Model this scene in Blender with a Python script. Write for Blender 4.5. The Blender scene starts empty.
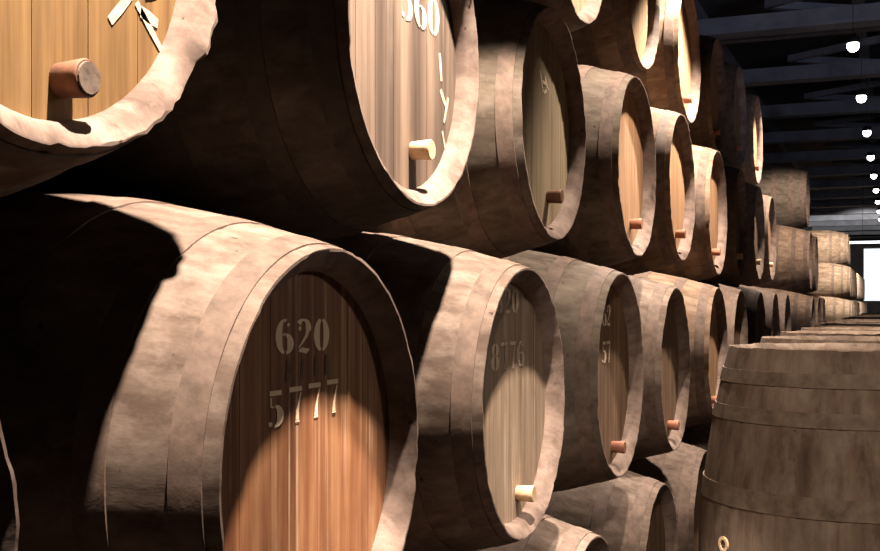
import bpy, bmesh, math, random
from mathutils import Vector, Matrix
rnd = random.Random(620)
scene = bpy.context.scene
COL = scene.collection

# ------------------------------------------------------------------ camera
CAMZ = 1.46
F, VX, VY = 1114.17, 894.29, 305.68
TH = math.atan((VX - 440) / F)
cd = bpy.data.cameras.new('camera')
cam = bpy.data.objects.new('camera', cd)
COL.objects.link(cam)
cam.location = (0, 0, CAMZ)
cam.rotation_euler = (math.pi / 2, 0, TH)
cd.sensor_width = 36
cd.lens = 36 * F / 880
cd.shift_y = (VY - 275.5) / 880
cd.clip_end = 200
scene.camera = cam

vs = scene.view_settings
vs.view_transform = 'Standard'
vs.look = 'None'
vs.gamma = 1
vs.use_curve_mapping = False
vs.exposure = 0.0

# ------------------------------------------------------------------ materials
def nt(name):
    m = bpy.data.materials.new(name)
    m.use_nodes = True
    t = m.node_tree
    return m, t, t.nodes['Principled BSDF']

def N(t, typ, **kw):
    n = t.nodes.new(typ)
    for k, v in kw.items():
        setattr(n, k, v)
    return n

def coords(t, scale, jitter=True):
    tc = N(t, 'ShaderNodeTexCoord')
    src = tc.outputs['Object']
    if jitter:
        oi = N(t, 'ShaderNodeObjectInfo')
        mul = N(t, 'ShaderNodeMath', operation='MULTIPLY')
        mul.inputs[1].default_value = 37.0
        t.links.new(oi.outputs['Random'], mul.inputs[0])
        add = N(t, 'ShaderNodeVectorMath', operation='ADD')
        t.links.new(src, add.inputs[0])
        t.links.new(mul.outputs[0], add.inputs[1])
        src = add.outputs[0]
    mp = N(t, 'ShaderNodeMapping')
    mp.inputs['Scale'].default_value = scale
    t.links.new(src, mp.inputs['Vector'])
    return mp.outputs['Vector']

def noise(t, scale, sc=1.0, detail=5, rough=.6, jitter=True):
    n = N(t, 'ShaderNodeTexNoise')
    n.inputs['Scale'].default_value = sc
    n.inputs['Detail'].default_value = detail
    n.inputs['Roughness'].default_value = rough
    t.links.new(coords(t, scale, jitter), n.inputs['Vector'])
    return n.outputs['Fac']

def ramp(t, src, stops):
    r = N(t, 'ShaderNodeValToRGB')
    e = r.color_ramp.elements
    while len(e) < len(stops):
        e.new(.5)
    for el, (p, c) in zip(e, stops):
        el.position = p
        el.color = (c[0], c[1], c[2], 1) if not isinstance(c, (int, float)) else (c, c, c, 1)
    t.links.new(src, r.inputs['Fac'])
    return r.outputs['Color']

def mix(t, fac, a, b, mode='MIX'):
    m = N(t, 'ShaderNodeMix', data_type='RGBA', blend_type=mode)
    if isinstance(fac, (int, float)):
        m.inputs[0].default_value = fac
    else:
        t.links.new(fac, m.inputs[0])
    for i, v in ((6, a), (7, b)):
        if isinstance(v, tuple):
            m.inputs[i].default_value = (v[0], v[1], v[2], 1)
        else:
            t.links.new(v, m.inputs[i])
    return m.outputs[2]

def bump(t, b, src, strength=.3, dist=.004):
    bp = N(t, 'ShaderNodeBump')
    bp.inputs['Strength'].default_value = strength
    bp.inputs['Distance'].default_value = dist
    t.links.new(src, bp.inputs['Height'])
    t.links.new(bp.outputs['Normal'], b.inputs['Normal'])

def head_mat(name, dark, mid, light, pale=None, pale_amt=.0, stain=.5, rough=.7, band=0.0):
    """cask-end boards: grain runs up and down (local Z)"""
    m, t, b = nt(name)
    g = noise(t, (1, 38, 1.6), 1, 6, .65)
    p = noise(t, (1, 5, 2.2), 1, 4, .6)
    c = ramp(t, g, [(.25, dark), (.5, mid), (.75, light)])
    c = mix(t, stain, c, ramp(t, p, [(.3, (.35, .32, .3)), (.65, (1, 1, 1))]), 'MULTIPLY')
    if band:
        bn = noise(t, (1, 11, .25), 1, 2, .4)
        c = mix(t, band, c, ramp(t, bn, [(.38, (.4, .36, .34)), (.48, (.8, .78, .76)), (.6, (1.5, 1.45, 1.4))]), 'MULTIPLY')
    if pale:
        d = noise(t, (1, 60, 1.1), 1, 3, .5)
        d2 = noise(t, (1, 3, 3), 1, 4, .6)
        f = N(t, 'ShaderNodeMath', operation='MULTIPLY')
        t.links.new(ramp(t, d, [(.55, 0.0), (.72, 1.0)]), f.inputs[0])
        t.links.new(ramp(t, d2, [(.42, 0.0), (.6, 1.0)]), f.inputs[1])
        f2 = N(t, 'ShaderNodeMath', operation='MULTIPLY')
        f2.inputs[1].default_value = pale_amt
        t.links.new(f.outputs[0], f2.inputs[0])
        c = mix(t, f2.outputs[0], c, pale)
    t.links.new(c, b.inputs['Base Color'])
    b.inputs['Roughness'].default_value = rough
    b.inputs['Specular IOR Level'].default_value = .25
    bump(t, b, g, .25, .004)
    return m

def body_mat(name, dark, mid, light, axis='X', dust=(.5, .42, .35), dust_amt=.5, rough=.85):
    """stave wood: grain along the cask, dust blotches, dark specks"""
    m, t, b = nt(name)
    def s(along, across):
        return (along, across, across) if axis == 'X' else (across, across, along)
    g = noise(t, s(2.2, 26), 1, 6, .65)
    p = noise(t, s(3, 5), 1, 6, .65)
    q = noise(t, s(9, 16), 1, 5, .7)
    c = ramp(t, g, [(.25, dark), (.5, mid), (.78, light)])
    c = mix(t, .75, c, ramp(t, p, [(.32, (.42, .38, .36)), (.6, (1, 1, 1))]), 'MULTIPLY')
    f = N(t, 'ShaderNodeMath', operation='MULTIPLY')
    f.inputs[1].default_value = dust_amt
    t.links.new(ramp(t, q, [(.45, 0.0), (.68, 1.0)]), f.inputs[0])
    c = mix(t, f.outputs[0], c, dust)
    sp = noise(t, s(40, 45), 1, 2, .5)
    c = mix(t, ramp(t, sp, [(.22, 1.0), (.28, 0.0)]), c, (.03, .02, .015))
    t.links.new(c, b.inputs['Base Color'])
    b.inputs['Roughness'].default_value = rough
    b.inputs['Specular IOR Level'].default_value = .15
    bump(t, b, mix(t, .35, g, q), .3, .003)
    return m

def plain(name, col, rough=.7, metal=0.0, var=.4, sc=20):
    m, t, b = nt(name)
    n = noise(t, (1, 1, 1), sc, 5, .65)
    c = ramp(t, n, [(.3, tuple(v * (1 - var) for v in col)), (.7, tuple(v * (1 + var * .5) for v in col))])
    t.links.new(c, b.inputs['Base Color'])
    b.inputs['Roughness'].default_value = rough
    b.inputs['Metallic'].default_value = metal
    b.inputs['Specular IOR Level'].default_value = .2
    bump(t, b, n, .3, .003)
    return m

def glow(name, col, strength):
    m, t, b = nt(name)
    b.inputs['Base Color'].default_value = (*col, 1)
    b.inputs['Emission Color'].default_value = (*col, 1)
    b.inputs['Emission Strength'].default_value = strength
    return m

HEAD = {
 'amber':  head_mat('amber_head_wood', (.11, .055, .02), (.21, .118, .043), (.295, .178, .072), (.3, .2, .11), .25, .45),
 'russet': head_mat('russet_head_wood', (.13, .046, .02), (.29, .122, .054), (.46, .25, .125), (.72, .5, .32), .75, .7),
 'chalk':  head_mat('chalky_head_wood', (.085, .056, .04), (.145, .104, .078), (.225, .168, .128), (.34, .265, .21), .5, .35, band=.75),
 'tan':    head_mat('tan_head_wood', (.16, .108, .072), (.32, .235, .165), (.47, .36, .265), (.6, .49, .39), .65, .55),
 'olive':  head_mat('olive_head_wood', (.15, .112, .068), (.26, .20, .12), (.36, .285, .185), (.42, .35, .25), .3, .4),
 'orange': head_mat('orange_head_wood', (.18, .09, .045), (.31, .175, .09), (.43, .27, .15), (.55, .4, .27), .3, .4),
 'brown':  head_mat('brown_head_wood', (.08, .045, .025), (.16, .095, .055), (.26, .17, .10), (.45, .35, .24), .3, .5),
}
BODY = {
 'dusty': body_mat('dusty_stave_wood', (.06, .04, .03), (.112, .08, .062), (.165, .126, .102), dust=(.22, .172, .142), dust_amt=.55),
 'grey':  body_mat('grey_stave_wood', (.05, .038, .028), (.092, .072, .054), (.14, .112, .086), dust=(.18, .147, .118), dust_amt=.45),
 'shade_dark':  body_mat('shade_toned_stave_wood', (.022, .016, .012), (.042, .032, .025), (.07, .054, .042), dust=(.11, .088, .07), dust_amt=.35),  # darker staves, the shade on the flanks is put into the colour
 'warm':  body_mat('warm_stave_wood', (.08, .047, .03), (.16, .105, .07), (.23, .165, .118), dust=(.28, .215, .16), dust_amt=.45),
}
UPR = body_mat('upright_stave_wood', (.055, .036, .025), (.115, .08, .058), (.175, .13, .098), axis='Z', dust=(.2, .165, .125), dust_amt=.4)
UHEAD = head_mat('upright_head_wood', (.2, .12, .07), (.38, .25, .16), (.55, .4, .28), (.6, .5, .4), .3, .4)
CHIME = body_mat('chime_end_grain', (.085, .058, .046), (.15, .108, .088), (.21, .155, .13), dust=(.27, .205, .17), dust_amt=.5)
HOOPM = plain('dusty_iron_hoop', (.115, .08, .062), .8, 0.0, .45, 26)
SHADEHOOP = plain('shade_toned_iron_hoop', (.035, .026, .02), .8, 0, .45, 26)  # hoops darkened to go with the shade put into those staves
UHOOPM = plain('grimy_iron_hoop', (.115, .085, .06), .8, 0.0, .5, 22)
PLUGM = {
 'dark': plain('dark_cork_plug', (.15, .07, .04), .7, 0, .4, 40),
 'pale': plain('pale_wood_plug', (.62, .44, .27), .7, 0, .25, 40),
 'red':  plain('red_brown_plug', (.30, .13, .08), .7, 0, .3, 40),
 'tip':  plain('grey_plug_tip', (.15, .11, .085), .8, 0, .5, 60),
}
PAINT = plain('cream_stencil_paint', (1.0, .78, .55), .8, 0, .06, 60)
FAINT = plain('worn_stencil_paint', (.62, .48, .35), .85, 0, .35, 90)
GHOST = plain('faded_drip_paint', (.20, .135, .09), .9, 0, .5, 60)
CHALK = plain('white_chalk_paint', (.52, .43, .34), .9, 0, .3, 70)
CONC = plain('dark_floor_concrete', (.06, .05, .045), .8, 0, .4, 3)
WALLM = plain('dark_lime_wall', (.05, .045, .045), .9, 0, .4, 2)
CEILM = plain('dark_ceiling_boards', (.045, .047, .058), .9, 0, .35, 3)
BEAMM = plain('grey_painted_beam', (.15, .155, .185), .8, 0, .3, 4)
LAMPM = plain('black_lamp_housing', (.02, .02, .02), .5, .3, .2, 30)
BULB = glow('lamp_glow', (1.0, .93, .86), 14)
TUBE = glow('tube_glow', (.9, .95, 1.0), 3.2)
PANE = glow('daylit_pane', (.86, .93, 1.0), .95)

# ------------------------------------------------------------------ mesh helpers
def obj(name, bm, m, parent=None, smooth=False):
    me = bpy.data.meshes.new(name)
    bmesh.ops.recalc_face_normals(bm, faces=bm.faces)
    bm.to_mesh(me)
    bm.free()
    if smooth:
        for p in me.polygons:
            p.use_smooth = True
    me.materials.append(m)
    o = bpy.data.objects.new(name, me)
    COL.objects.link(o)
    o.parent = parent
    return o

def inst(name, me, parent, m=None):
    o = bpy.data.objects.new(name, me)
    COL.objects.link(o)
    o.parent = parent
    if m is not None:
        o.material_slots[0].link = 'OBJECT'
        o.material_slots[0].material = m
    return o

def thing(name, label, cat, loc, group=None):
    o = bpy.data.objects.new(name, None)
    COL.objects.link(o)
    o.location = loc
    o.empty_display_size = .1
    o['label'] = label
    o['category'] = cat
    if group:
        o['group'] = group
    return o

def struct(name, bm, m):
    o = obj(name, bm, m)
    o['kind'] = 'structure'
    return o

def box(bm, x0, x1, y0, y1, z0, z1):
    v = [bm.verts.new((x, y, z)) for x in (x0, x1) for y in (y0, y1) for z in (z0, z1)]
    for f in ((0, 1, 3, 2), (4, 6, 7, 5), (0, 4, 5, 1), (2, 3, 7, 6), (0, 2, 6, 4), (1, 5, 7, 3)):
        bm.faces.new([v[i] for i in f])

def lathe(bm, prof, seg, jit=None, closed=False):
    """prof: (x, r) about the X axis; jit(j, k) -> (dx, dr)"""
    rows = []
    for k, (x, r) in enumerate(prof):
        row = []
        for j in range(seg):
            a = 2 * math.pi * j / seg
            dx, dr = jit(j, k) if jit else (0, 0)
            row.append(bm.verts.new((x + dx, (r + dr) * math.cos(a), (r + dr) * math.sin(a))))
        rows.append(row)
    n = len(rows)
    for k in range(n if closed else n - 1):
        a, b = rows[k], rows[(k + 1) % n]
        for j in range(seg):
            i = (j + 1) % seg
            bm.faces.new((a[j], a[i], b[i], b[j]))
    return rows

# ------------------------------------------------------------------ the cask
L, RB, RH = 1.34, .45, .335
STAVES, PER = 24, 6
REC = .045                                   # depth of the head below the chime

BULGE = [RB]                                # half width at mid length, slimmer for the upright casks
def rprof(x):
    u = 2 * x / L
    return BULGE[0] - (BULGE[0] - RH) * abs(u) ** 1.9

def orient(bm, vertical):
    """lie the cask along X with its axis RB above its base, or stand it on its end"""
    if vertical:
        bmesh.ops.transform(bm, matrix=Matrix.Translation((0, 0, L / 2)) @ Matrix.Rotation(-math.pi / 2, 4, 'Y'), verts=bm.verts)
    else:
        bmesh.ops.translate(bm, vec=(0, 0, RB), verts=bm.verts)

def body_mesh(seed, vertical=False, rag=1.0):
    r = random.Random(seed)
    seg = STAVES * PER
    off = [r.uniform(-.0008, .0008) for _ in range(STAVES)]
    endf = [r.uniform(-.002, .0015) * rag for _ in range(STAVES)]
    chip = [[r.uniform(-.0009, .0006) * rag for _ in range(seg)] for _ in range(4)]
    for c in chip:                                        # a few splintered bites out of the rim
        for _ in range(5):
            j0, w, d = r.randrange(seg), r.randrange(1, 4), r.uniform(.001, .0025) * rag
            for q in range(w):
                c[(j0 + q) % seg] -= d
    n = 34
    xs = [-L / 2 + L * i / n for i in range(n + 1)]
    prof = []
    for d, rr in ((.095, .040), (.045, .036), (.026, .032), (.018, .026), (.0, .005)):
        prof.append((-L / 2 + d, RH - rr))
    prof += [(x, rprof(x)) for x in xs]
    for d, rr in ((.0, .005), (.018, .026), (.026, .032), (.045, .036), (.095, .040)):
        prof.append((L / 2 - d, RH - rr))
    np_ = len(prof)
    def jit(j, k):
        s, p = (j // PER) % STAVES, j % PER
        dr = off[s]
        if p == 0:
            dr = (off[s] + off[s - 1]) / 2 - (.0016 if 7 < k < np_ - 8 else .0004)
        dx = 0
        if k in (4, 5):
            dx = -endf[s]
            dr += chip[0][j] if k == 5 else -.4 * chip[1][j]
        if k in (np_ - 6, np_ - 5):
            dx = endf[s] + (chip[2][j] * .8)
            dr += chip[2][j] if k == np_ - 6 else -.5 * chip[3][j]
        return dx, dr
    bm = bmesh.new()
    lathe(bm, prof, seg, jit)
    orient(bm, vertical)
    me = bpy.data.meshes.new('body')
    bmesh.ops.recalc_face_normals(bm, faces=bm.faces)
    bm.to_mesh(me)
    bm.free()
    for p in me.polygons:
        p.use_smooth = True
    try:
        me.set_sharp_from_angle(angle=math.radians(38))
    except Exception:
        pass
    me.materials.append(BODY['dusty'])
    me.materials.append(CHIME)
    for pi, p in enumerate(me.polygons):              # lathe faces run ring by ring
        if pi // seg in (0, 1, 2, 3, 4, np_ - 6, np_ - 5, np_ - 4, np_ - 3, np_ - 2):
            p.material_index = 1
    return me

def head_mesh(front, vertical=False, boards=7):
    bm = bmesh.new()
    R = RH - .0355
    xf = (L / 2 - REC) if front else (-L / 2 + REC)
    sg = 1 if front else -1
    w = 2 * R / boards
    for i in range(boards):
        y0, y1 = -R + i * w + .0007, -R + (i + 1) * w - .0007
        y0, y1 = max(y0, -R + 1e-4), min(y1, R - 1e-4)
        m = 10
        ys = [y0 + (y1 - y0) * q / m for q in range(m + 1)]
        pts = [(y, math.sqrt(R * R - y * y)) for y in ys] + [(y, -math.sqrt(R * R - y * y)) for y in reversed(ys)]
        x1 = xf + sg * rnd.uniform(-.0003, .0003)
        a = [bm.verts.new((x1, y, z)) for y, z in pts]
        b = [bm.verts.new((x1 - sg * .024, y, z)) for y, z in pts]
        bm.faces.new(a)
        bm.faces.new(list(reversed(b)))
        for q in range(len(a)):
            bm.faces.new((a[q], b[q], b[(q + 1) % len(a)], a[(q + 1) % len(a)]))
    orient(bm, vertical)
    me = bpy.data.meshes.new('head')
    bmesh.ops.recalc_face_normals(bm, faces=bm.faces)
    bm.to_mesh(me)
    bm.free()
    me.materials.append(HEAD['amber'])
    return me

def hoop_mesh(d0, d1, front, vertical=False, thick=.0012):
    bm = bmesh.new()
    sg = 1 if front else -1
    xs = [sg * (L / 2 - d0 - (d1 - d0) * q / 3) for q in range(4)]
    out = [(x, rprof(x) + .001 + thick) for x in xs]
    inn = [(x, rprof(x) - .001) for x in reversed(xs)]
    lathe(bm, out + inn, 96, None, True)
    orient(bm, vertical)
    me = bpy.data.meshes.new('hoop')
    bmesh.ops.recalc_face_normals(bm, faces=bm.faces)
    bm.to_mesh(me)
    bm.free()
    for p in me.polygons:
        p.use_smooth = True
    try:
        me.set_sharp_from_angle(angle=math.radians(40))
    except Exception:
        pass
    me.materials.append(UHOOPM if vertical else HOOPM)
    return me

def plug_mesh(r, ln):
    """a tapered round peg driven into the head, along +X from its origin"""
    bm = bmesh.new()
    rows = lathe(bm, [(-.01, r * .86), (ln * .75, r * .98), (ln * .93, r), (ln, r * .93)], 24)
    bm.faces.new(list(reversed(rows[0])))
    bm.faces.new(rows[-1])
    me = bpy.data.meshes.new('plug')
    bmesh.ops.recalc_face_normals(bm, faces=bm.faces)
    bm.to_mesh(me)
    bm.free()
    for p in me.polygons:
        p.use_smooth = len(p.vertices) == 4
    me.materials.append(PLUGM['pale'])
    return me

def tip_mesh(r):
    bm = bmesh.new()
    rows = lathe(bm, [(0, r), (.0025, r * .96)], 24)
    bm.faces.new(rows[-1])
    bm.faces.new(list(reversed(rows[0])))
    me = bpy.data.meshes.new('plug_tip')
    bm.to_mesh(me)
    bm.free()
    me.materials.append(PLUGM['tip'])
    return me

BODIES = [body_mesh(s) for s in (3, 11, 27, 42)]
RAGGED = body_mesh(77, False, 3.2)
HEAD_F = [head_mesh(True, False, 7), head_mesh(True, False, 6)]
HEAD_B = head_mesh(False)
HOOPS = [hoop_mesh(a, b, fr) for fr in (True, False) for a, b in ((.022, .066), (.150, .196), (.335, .392))]
PLUGS = {'thick': (plug_mesh(.024, .042), tip_mesh(.0205)), 'thin': (plug_mesh(.021, .045), tip_mesh(.018))}

# stencil figures ------------------------------------------------------------
def strip(bm, pts, ws):
    """flat painted stroke through pts (y, z) with widths ws, in the plane x = 0"""
    n = len(pts)
    lv, rv = [], []
    for i in range(n):
        a, b = pts[max(0, i - 1)], pts[min(n - 1, i + 1)]
        dy, dz = b[0] - a[0], b[1] - a[1]
        l = math.hypot(dy, dz) or 1
        ny, nz = -dz / l, dy / l
        w = ws[i] / 2
        lv.append((pts[i][0] + ny * w, pts[i][1] + nz * w))
        rv.append((pts[i][0] - ny * w, pts[i][1] - nz * w))
    poly = [bm.verts.new((.0008, y, z)) for y, z in lv] , [bm.verts.new((.0008, y, z)) for y, z in rv]
    for i in range(n - 1):
        bm.faces.new((poly[0][i], poly[1][i], poly[1][i + 1], poly[0][i + 1]))

def arc(cx, cz, rx, rz, a0, a1, thick, thin, n=14):
    pts, ws = [], []
    for i in range(n + 1):
        a = math.radians(a0 + (a1 - a0) * i / n)
        pts.append((cx + rx * math.cos(a), cz + rz * math.sin(a)))
        ws.append(thin + (thick - thin) * abs(math.cos(a)) ** 1.6)
    return pts, ws

def digit(ch):
    """strokes of a stencil figure in a box 0..0.6 wide, 0..1 tall"""
    T, t = .25, .07
    if ch == '0':
        return [arc(.30, .5, .2, .46, 100, 260, T, t), arc(.30, .5, .2, .46, -80, 80, T, t)]
    if ch == '6':
        return [arc(.31, .5, .22, .46, 75, 262, T, t), arc(.33, .29, .19, .26, -82, 85, T, t), ([(.34, .58), (.24, .54)], [.05, .05]),
                ([(.42, .86), (.47, .80)], [.10, .11])]
    if ch == '2':
        a = arc(.29, .73, .2, .23, 150, -20, T * .9, t)
        return [([(.12, .76), (.16, .70), (.20, .68)], [.10, .13, .08]), a,
                ([(.47, .66), (.40, .48), (.22, .27), (.10, .15)], [.15, .12, .06, .05]),
                ([(.10, .07), (.25, .09), (.40, .05), (.52, .10)], [.06, .15, .16, .06])]
    if ch == '5':
        return [([(.10, .93), (.52, .93)], [.14, .14]), ([(.15, .82), (.15, .54)], [.05, .05]),
                arc(.28, .30, .2, .27, 85, -95, T, t), ([(.09, .16), (.12, .10), (.18, .06)], [.07, .14, .08]),
                ([(.17, .54), (.24, .57)], [.05, .05])]
    if ch == '7':
        return [([(.06, .93), (.54, .93)], [.14, .14]), ([(.50, .82), (.42, .55), (.37, .30), (.36, .06)], [.05, .06, .10, .13]),
                ([(.28, .02), (.44, .02)], [.05, .05])]
    if ch == '8':
        return [arc(.30, .74, .17, .21, 100, 260, T * .8, t), arc(.30, .74, .17, .21, -80, 80, T * .8, t),
                arc(.30, .27, .2, .25, 100, 260, T, t), arc(.30, .27, .2, .25, -80, 80, T, t)]
    if ch == '1':
        return [([(.30, .93), (.30, .06)], [.14, .14]), ([(.18, .84), (.26, .90)], [.05, .05]), ([(.20, .02), (.42, .02)], [.05, .05])]
    if ch == '3':
        return [arc(.26, .74, .18, .21, 130, -80, T * .8, t), arc(.26, .27, .2, .25, 80, -140, T, t)]
    if ch == '|':
        return [([(.30, 1), (.30, 0)], [.10, .07])]
    return []

def lettering(name, text, y, z, h, pitch, m, parent, drips=None, tilt=0.0, width=1.0):
    """y, z: left end of the line's foot on the head, from the head's centre"""
    for i, ch in enumerate(text):
        bm = bmesh.new()
        for pts, ws in digit(ch):
            strip(bm, [(p[0] * h, p[1] * h) for p in pts], [w * h for w in ws])
        bmesh.ops.transform(bm, matrix=Matrix.Translation((0, y + i * pitch, z + tilt * i * pitch)) @ Matrix.Diagonal((1, width, 1, 1)), verts=bm.verts)
        o = obj(name, bm, m, parent)
        o.location = (L / 2 - REC + .0002, 0, RB)
    for (yy, z0, z1, w) in (drips or []):
        bm = bmesh.new()
        strip(bm, [(yy, z0), (yy, z1)], [w, w * .7])
        o = obj('paint_drip', bm, GHOST, parent)
        o.location = (L / 2 - REC + .0002, 0, RB)

def strokes(name, lst, m, parent):
    for (y0, z0, y1, z1, w) in lst:
        bm = bmesh.new()
        strip(bm, [(y0, z0), ((y0 + y1) / 2, (z0 + z1) / 2), (y1, z1)], [w, w * 1.1, w * .8])
        o = obj(name, bm, m, parent)
        o.location = (L / 2 - REC + .0002, 0, RB)

# ------------------------------------------------------------------ the four tiers of lying casks
P = 1.04
ROW = {  # set-back of the heads from the camera, height of the axis, first place along the aisle
 'Z': (.81, -1.011, .0504), 'A': (.8415, -.2419, .5704), 'B': (.8996, .527, .008), 'C': (.9693, 1.2906, .5243)}
ADJ = {  # own small shifts: along, up, radius, set-back
 'A1': (-.002, -.004, .006, -.004), 'A2': (-.003, .001, 0, .001), 'A3': (-.011, .012, .008, 0), 'A4': (-.02, -.023, .008, .005),
 'A5': (.019, -.002, -.001, -.014), 'B1': (-.008, -.006, 0, .002), 'B2': (.007, .015, .004, -.007), 'B3': (-.009, -.002, -.006, .007),
 'B4': (.011, -.003, .002, -.006), 'B5': (-.013, .019, .002, .004), 'B6': (.005, -.016, .007, -.006), 'B7': (-.003, .001, .003, 0),
 'B9': (-.012, .015, 0, .012), 'C4': (-.023, .042, -.006, .002), 'C5': (.015, -.017, .003, -.006), 'C6': (.018, -.036, -.005, .001),
 'C8': (.01, -.018, -.006, -.001)}
GROUP = {'Z': 'casks lying on the floor', 'A': 'casks of the second tier', 'B': 'casks of the third tier', 'C': 'casks of the top tier'}

def cask(row, i, label, head='tan', body='dusty', plug=None, Y=None, mesh=None, group=None):
    D, z, y0 = ROW[row]
    a = ADJ.get('%s%d' % (row, i), (0, 0, 0, 0)) if Y is None else (0, 0, 0, 0)
    yy = (y0 + P * i if Y is None else Y) + a[0]
    s = 1 + a[2] / RH * .6
    D, z = D + a[3], z + a[1]
    t = thing('wine_cask', label, 'cask', (-D - s * L / 2, yy, CAMZ + z - s * RB), group or GROUP[row])
    t.scale = (s, s, s)
    k = int(abs(hash_(row, i, Y))) 
    b = inst('body', mesh or BODIES[k % 4], t, BODY[body])
    inst('head', HEAD_F[k % 2], t, HEAD[head])
    inst('head', HEAD_B, t, HEAD['brown'])
    for h in HOOPS:
        inst('hoop', h, t, SHADEHOOP if body == 'shade_dark' else HOOPM)
    if plug:
        kind, tone, py, pz = plug
        p = inst('plug', PLUGS[kind][0], t, PLUGM[tone])
        p.location = (L / 2 - REC, py, RB + pz)
        if kind == 'thick':
            c = inst('plug_tip', PLUGS[kind][1], p)
            c.location = (.0418, 0, 0)
    return t

def hash_(row, i, Y):
    return 'ZABC'.index(row) * 7 + i * 3 + (0 if Y is None else int(Y * 10))

ORD = ['', 'first', 'second', 'third', 'fourth', 'fifth', 'sixth', 'seventh', 'eighth', 'ninth', 'tenth', 'eleventh', 'twelfth', 'thirteenth', 'fourteenth', 'fifteenth', 'sixteenth', 'seventeenth']

# second tier
cask('A', 0, 'dark cask whose rim edges in at the lower left corner of the photo', 'brown', 'shade_dark')
c1 = cask('A', 1, 'large oak cask with a russet head stencilled 620 and 5777', 'russet', 'dusty')
lettering('stencilled_digit', '620', -.112, .168, .055, .06, PAINT, c1, width=1.5)
lettering('stencilled_digit', '5777', -.14, .058, .056, .062, PAINT, c1, tilt=.03, width=1.5)
lettering('paint_drip', '', 0, 0, 0, 0, FAINT, c1, drips=[(-.075, .125, .16, .016), (-.03, .128, .158, .012), (.015, .13, .16, .014), (.05, .128, .162, .01)])
c2 = cask('A', 2, 'tan headed cask with worn numbers next beyond the 620 cask', 'tan', 'dusty', ('thin', 'pale', .05, -.235))
lettering('stencilled_digit', '620', -.12, .222, .062, .062, FAINT, c2, width=1.4)
lettering('stencilled_digit', '8776', -.15, .085, .066, .066, FAINT, c2, width=1.4, drips=[(-.05, .08, .16, .006), (.06, .07, .15, .006)])
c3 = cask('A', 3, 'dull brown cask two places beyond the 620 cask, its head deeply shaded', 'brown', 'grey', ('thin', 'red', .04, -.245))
lettering('stencilled_digit', '62', -.10, .16, .07, .06, FAINT, c3, width=1.4)
lettering('stencilled_digit', '57', -.10, .04, .07, .06, FAINT, c3, width=1.4)
for i, hd, bd in ((4, 'brown', 'dusty'), (5, 'orange', 'warm'), (6, 'brown', 'dusty'), (7, 'brown', 'grey'), (8, 'tan', 'dusty'), (9, 'tan', 'dusty')):
    cask('A', i, '%s cask beyond the 620 cask along the same tier' % ORD[i - 1], hd, bd, ('thin', 'red' if i < 6 else 'pale', .05, -.24))
# third tier
b1 = cask('B', 1, 'amber headed cask with a thick dark plug and splintered pale rim', 'amber', 'warm', ('thick', 'dark', .05, -.245), mesh=RAGGED)
strokes('chalk_mark', [(.141, -.150, .185, -.105, .013), (.196, -.112, .262, -.175, .010), (.205, -.122, .243, -.13, .016), (.215, -.098, .24, -.09, .010),
                       (.165, -.06, .14, .02, .012), (.205, -.05, .23, .03, .012)], CHALK, b1)
b2 = cask('B', 2, 'chalky pale striped cask head beside the amber headed cask', 'chalk', 'shade_dark', ('thin', 'pale', .05, -.215))
lettering('stencilled_digit', '560', -.01, .05, .085, .072, CHALK, b2, width=1.2)
strokes('chalk_mark', [(.20, .02, .21, -.04, .012), (.205, -.06, .235, -.09, .012), (.25, -.07, .225, -.13, .010), (.215, -.15, .24, -.2, .008)], FAINT, b2)
b3 = cask('B', 3, 'olive brown cask in dim light right of the chalky striped cask', 'olive', 'grey', ('thin', 'dark', .06, -.205))
strokes('chalk_mark', [(-.02, .16, .01, .10, .012), (.03, .15, .06, .11, .012), (.02, .10, .07, .12, .010), (.0, .13, .04, .13, .010)], FAINT, b3)
for i, hd, bd in ((4, 'orange', 'grey'), (5, 'orange', 'warm'), (6, 'orange', 'warm'), (7, 'brown', 'dusty'), (8, 'brown', 'grey'), (9, 'orange', 'warm')):
    cask('B', i, '%s cask beyond the olive brown cask along the third tier' % ORD[i - 3], hd, bd, ('thin', 'red' if i < 7 else 'pale', .06, -.21))
# top tier
for i in (1, 2):
    cask('C', i, ['', 'top tier cask above the amber headed and chalky casks', 'top tier cask above the chalky and olive brown casks'][i], 'tan', 'grey')
cask('C', 3, 'grey rimmed cask whose lower tip shows at the top edge above the olive cask', 'olive', 'grey')
cask('C', 4, 'bright ochre headed cask cut by the top edge of the photo', 'amber', 'warm')
for i, hd, bd in ((5, 'orange', 'warm'), (6, 'orange', 'warm'), (7, 'brown', 'grey'), (8, 'orange', 'warm')):
    cask('C', i, '%s cask beyond the bright ochre cask along the top tier' % ORD[i - 4], hd, bd, ('thin', 'red', .06, -.21))
# floor tier
for i in range(0, 10):
    lab = {0: 'floor cask in the dark at the far left under the corner cask', 1: 'floor cask under the gap left of the 620 cask', 2: 'floor cask under the gap between the 620 and tan headed casks',
           3: 'floor cask just below the tan headed cask, its lit top cut by the bottom edge',
           4: 'pale topped floor cask with black shaded head beside the upright casks'}.get(i) or '%s floor cask beyond the pale topped one, partly hidden behind the upright casks' % ORD[i - 4]
    cask('Z', i, lab, 'brown', 'dusty')
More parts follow.
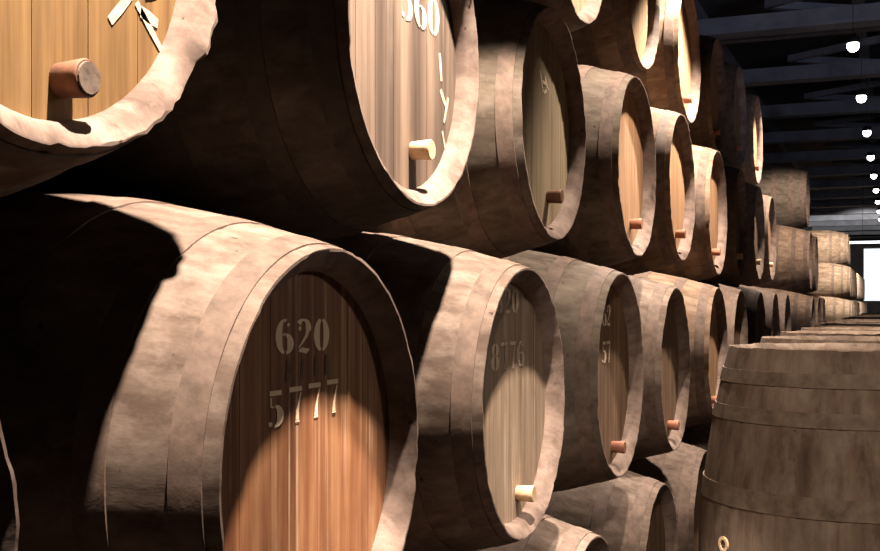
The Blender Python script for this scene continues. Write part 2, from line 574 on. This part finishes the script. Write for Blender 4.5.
# far blocks of the stack
for row, Y, lab in (('Z', 15.82, 'floor cask ending the isolated middle block'), ('Z', 14.78, 'floor cask third in the isolated middle block'), ('Z', 12.7, 'floor cask beginning the isolated middle block'), ('Z', 13.74, 'floor cask in the middle of the isolated block'),
                    ('A', 13.2, 'first second tier cask of the isolated block past the gap'), ('A', 14.24, 'second tier cask at the middle of the isolated block'),
                    ('A', 15.28, 'last second tier cask of the isolated block'),
                    ('B', 13.7, 'third tier cask with lit side starting the isolated block'), ('B', 14.74, 'third tier cask at the far end of the isolated block'),
                    ('C', 14.2, 'lone top tier cask with dark side on the isolated block')):
    cask(row, 0, lab, 'brown', 'warm' if row != 'C' else 'grey', Y=Y, group='casks of the isolated middle block')
FAR = {'A': (26.0, 14), 'B': (26.5, 13), 'C': (27.0, 2), 'Z': (25.5, 15)}
TN = {'A': 'second tier', 'B': 'third tier', 'C': 'top tier', 'Z': 'floor tier'}
for row, (y0, n) in FAR.items():
    for i in range(n):
        cask(row, i, '%s cask along the %s of the farthest block near the bright window' % (ORD[i + 1], TN[row]), 'tan', 'warm', Y=y0 + P * i, group='casks of the farthest block')

# ------------------------------------------------------------------ upright casks down the aisle
BULGE[0] = .425
U_BODY = [body_mesh(s, True, .8) for s in (5, 15)]
U_HEAD = head_mesh(True, True)
U_HOOPS = [hoop_mesh(a, b, True, True, .002) for a, b in ((.062, .100), (.165, .205), (.385, .440))] + [hoop_mesh(a, b, False, True, .002) for a, b in ((.03, .07), (.165, .205), (.385, .44))]
for me in U_BODY:
    me.materials[0] = UPR
    me.materials[1] = UPR
U_HEAD.materials[0] = UHEAD
def stud_mesh():
    bm = bmesh.new()
    lathe(bm, [(0, .022), (.006, .022), (.006, .013), (0, .013)], 20, None, True)
    bmesh.ops.rotate(bm, matrix=Matrix.Rotation(-math.pi / 2, 3, 'Z'), verts=bm.verts)
    me = bpy.data.meshes.new('bung_ring')
    bm.to_mesh(me)
    bm.free()
    me.materials.append(PLUGM['pale'])
    return me
RING = stud_mesh()
UX, UY, UP = -.13, 3.48, .95
for i in range(18):
    if i == 0:
        lab = 'nearest upright cask, weathered grey brown staves, filling the lower right corner'
    elif i < 4:
        lab = '%s upright cask behind the nearest one, only its top showing' % ORD[i]
    else:
        lab = None
    if lab is None:
        lab = '%s upright cask behind the nearest one, a sliver of lid' % ORD[i]
    t = thing('upright_cask', lab, 'cask', (UX + (0 if i == 0 else rnd.uniform(-.02, .02)), UY + UP * i, 0), 'upright casks along the aisle')
    inst('body', U_BODY[i % 2], t)
    inst('head', U_HEAD, t)
    for h in U_HOOPS:
        inst('hoop', h, t)
    if i == 0:
        ang = math.radians(-138)
        z = L - .55
        r = rprof(z - L / 2) - .002
        q = inst('bung_ring', RING, t)
        q.rotation_euler = (0, 0, ang + math.pi / 2)
        q.location = (r * math.cos(ang), r * math.sin(ang), z)

# ------------------------------------------------------------------ the hall
Y0_, Y1_ = -5.0, 46.0
bm = bmesh.new(); box(bm, -2.75, 7.0, Y0_, Y1_, -.1, 0); struct('floor', bm, CONC)
bm = bmesh.new(); box(bm, -2.75, -2.6, Y0_, Y1_, 0, 4.7); struct('wall_left', bm, WALLM)
CEIL = CAMZ + 3.1
bm = bmesh.new(); box(bm, -2.75, 7.0, Y0_, Y1_, CEIL, CEIL + .1); struct('ceiling', bm, CEILM)
HL = 2.07
LY0, LP = 9.65, 2.45
n = 1
y = LY0 - 4 * LP + 1.1
while y < Y1_ - 1:
    bm = bmesh.new()
    box(bm, -2.6, 7.0, y - .09, y + .09, CEIL - .53, CEIL - .40)
    box(bm, -2.6, 7.0, y - .12, y + .12, CEIL - .56, CEIL - .53)
    struct('trim_%d' % n, bm, BEAMM); n += 1
    bm = bmesh.new()
    box(bm, -2.6, 7.0, y + LP / 2 - .06, y + LP / 2 + .06, CEIL - .34, CEIL - .26)
    struct('trim_%d' % n, bm, BEAMM); n += 1
    for sx in (-1, 1):
        bm = bmesh.new()
        a, b2 = Vector((.8 - sx * 1.9, y, CEIL - .30)), Vector((.8 + sx * 1.9, y + LP, CEIL - .30))
        d = (b2 - a).normalized().cross(Vector((0, 0, 1))) * .035
        vv = [bm.verts.new(q + o + Vector((0, 0, zz))) for zz in (-.035, .035) for q, o in ((a, -d), (a, d), (b2, d), (b2, -d))]
        for f in ((0, 1, 2, 3), (7, 6, 5, 4), (0, 4, 5, 1), (1, 5, 6, 2), (2, 6, 7, 3), (3, 7, 4, 0)):
            bm.faces.new([vv[q] for q in f])
        struct('trim_%d' % n, bm, BEAMM); n += 1
    y += LP
for x in (-1.9, -.33, 1.3, 2.9):
    bm = bmesh.new()
    box(bm, x - .05, x + .05, Y0_, Y1_, CEIL - .18, CEIL)
    struct('trim_%d' % n, bm, BEAMM); n += 1
# far wall with the daylit window
WX = -1.12
bm = bmesh.new()
box(bm, -2.75, WX, Y1_, Y1_ + .2, 0, 4.6)
box(bm, WX, 7.0, Y1_, Y1_ + .2, 0, 1.65)
box(bm, WX, 7.0, Y1_, Y1_ + .2, 3.7, 4.6)
struct('wall_back', bm, WALLM)
bm = bmesh.new()
for k in range(8):
    x = WX + k * 1.1
    box(bm, x, x + .03, Y1_ + .02, Y1_ + .1, 1.65, 3.7)
box(bm, WX, 7.0, Y1_ + .02, Y1_ + .1, 3.66, 3.7)
w = struct('window_1', bm, BEAMM)
bm = bmesh.new()
box(bm, WX, 7.0, Y1_ + .12, Y1_ + .14, 1.65, 3.7)
p = obj('pane', bm, PANE, w)

# lamps of the ceiling row --------------------------------------------------------
def can_mesh():
    bm = bmesh.new()
    rows = lathe(bm, [(-.075, .03), (-.07, .05), (-.03, .056), (-.02, .056), (-.02, .05), (-.03, .05)], 20)
    bm.faces.new(rows[0])
    bmesh.ops.rotate(bm, matrix=Matrix.Rotation(math.pi / 2, 3, 'Y'), verts=bm.verts)
    return bm
h0 = None
def lamp(x, y, z, label):
    t = thing('ceiling_spotlight', label, 'light', (x, y, z), 'spotlights hanging over the aisle')
    obj('housing', can_mesh(), LAMPM, t, True)
    bm = bmesh.new()
    bmesh.ops.create_uvsphere(bm, u_segments=16, v_segments=8, radius=.049)
    o = obj('bulb', bm, BULB, t, True)
    bm = bmesh.new()
    box(bm, -.003, .003, -.003, .003, .07, CEIL - .18 - z)
    obj('stem', bm, LAMPM, t)
    return t
for k in range(9):
    lamp(-.31, LY0 + LP * k, CAMZ + HL + .04, ['nearest and highest spotlight of the hanging row', 'spotlight second in the hanging row from the nearest'][k] if k < 2 else '%s spotlight of the hanging row counted from the nearest' % ORD[k + 1])
t = thing('tube_light', 'long white tube light hung across the far end of the hall', 'light', (-.9, 24.4, CAMZ + 1.32))
bm = bmesh.new(); box(bm, .05, 2.0, -.05, .05, 0, .06); obj('housing', bm, LAMPM, t)
bm = bmesh.new(); box(bm, .05, 2.0, -.03, .03, -.045, 0); obj('tube', bm, TUBE, t)
for hx in (.3, 1.7):
    bm = bmesh.new(); box(bm, hx - .004, hx + .004, -.004, .004, .06, CEIL - CAMZ - 1.32); obj('stem', bm, LAMPM, t)

# ------------------------------------------------------------------ light
def spot(loc, tgt, power, size, blend, col, rad=.03):
    l = bpy.data.lights.new('spot', 'SPOT')
    l.energy = power
    l.spot_size = math.radians(size)
    l.spot_blend = blend
    l.color = col
    l.shadow_soft_size = rad
    o = bpy.data.objects.new('spot', l)
    COL.objects.link(o)
    o.location = loc
    d = Vector(tgt) - Vector(loc)
    o.rotation_euler = d.to_track_quat('-Z', 'Y').to_euler()
    return o
WARM = (1.0, .825, .68)
ZL = CAMZ + HL
LX = -.485
spot((LX, 1.15, ZL), (-.92, 1.22, CAMZ - .1), 1800, 32, .22, WARM)
spot((LX, 2.1, ZL), (-.92, 2.36, CAMZ - .1), 1750, 41, .25, WARM)
spot((LX, 3.9, ZL), (-.9, 3.8, CAMZ + .1), 600, 57, .6, WARM)
spot((LX, 5.5, ZL), (-.6, 5.35, CAMZ), 1150, 90, .35, WARM)
spot((LX, 9.2, ZL), (-.6, 9.2, CAMZ), 650, 80, .35, WARM)
spot((LX, 12.0, ZL), (-1.1, 13.9, CAMZ + .4), 450, 60, .5, WARM)
spot((LX, 24.6, ZL), (-1.2, 27.5, CAMZ), 1300, 75, .5, (1, .9, .75))
spot((LX, 31, ZL), (-.75, 34, CAMZ), 2000, 110, .5, (1, .95, .85))
spot((.6, -.6, ZL + .3), (-.1, 3.5, CAMZ - .5), 820, 30, .8, WARM, .15)
spot((3.4, 7.0, ZL + .3), (-.85, 1.5, CAMZ - .1), 290, 17, .5, WARM, .2)      # added fill on the stencilled head, no known lamp there
spot((2.8, 3.0, CAMZ + 1.0), (1.3, 9.0, CEIL), 560, 70, .8, (.72, .78, 1.0), .3)   # added cool fill to lift the roof beams, not a fixture

wd = bpy.data.worlds.new('world')
scene.world = wd
wd.use_nodes = True
bg = wd.node_tree.nodes['Background']
bg.inputs['Color'].default_value = (.9, .93, 1.0, 1)
bg.inputs['Strength'].default_value = .008
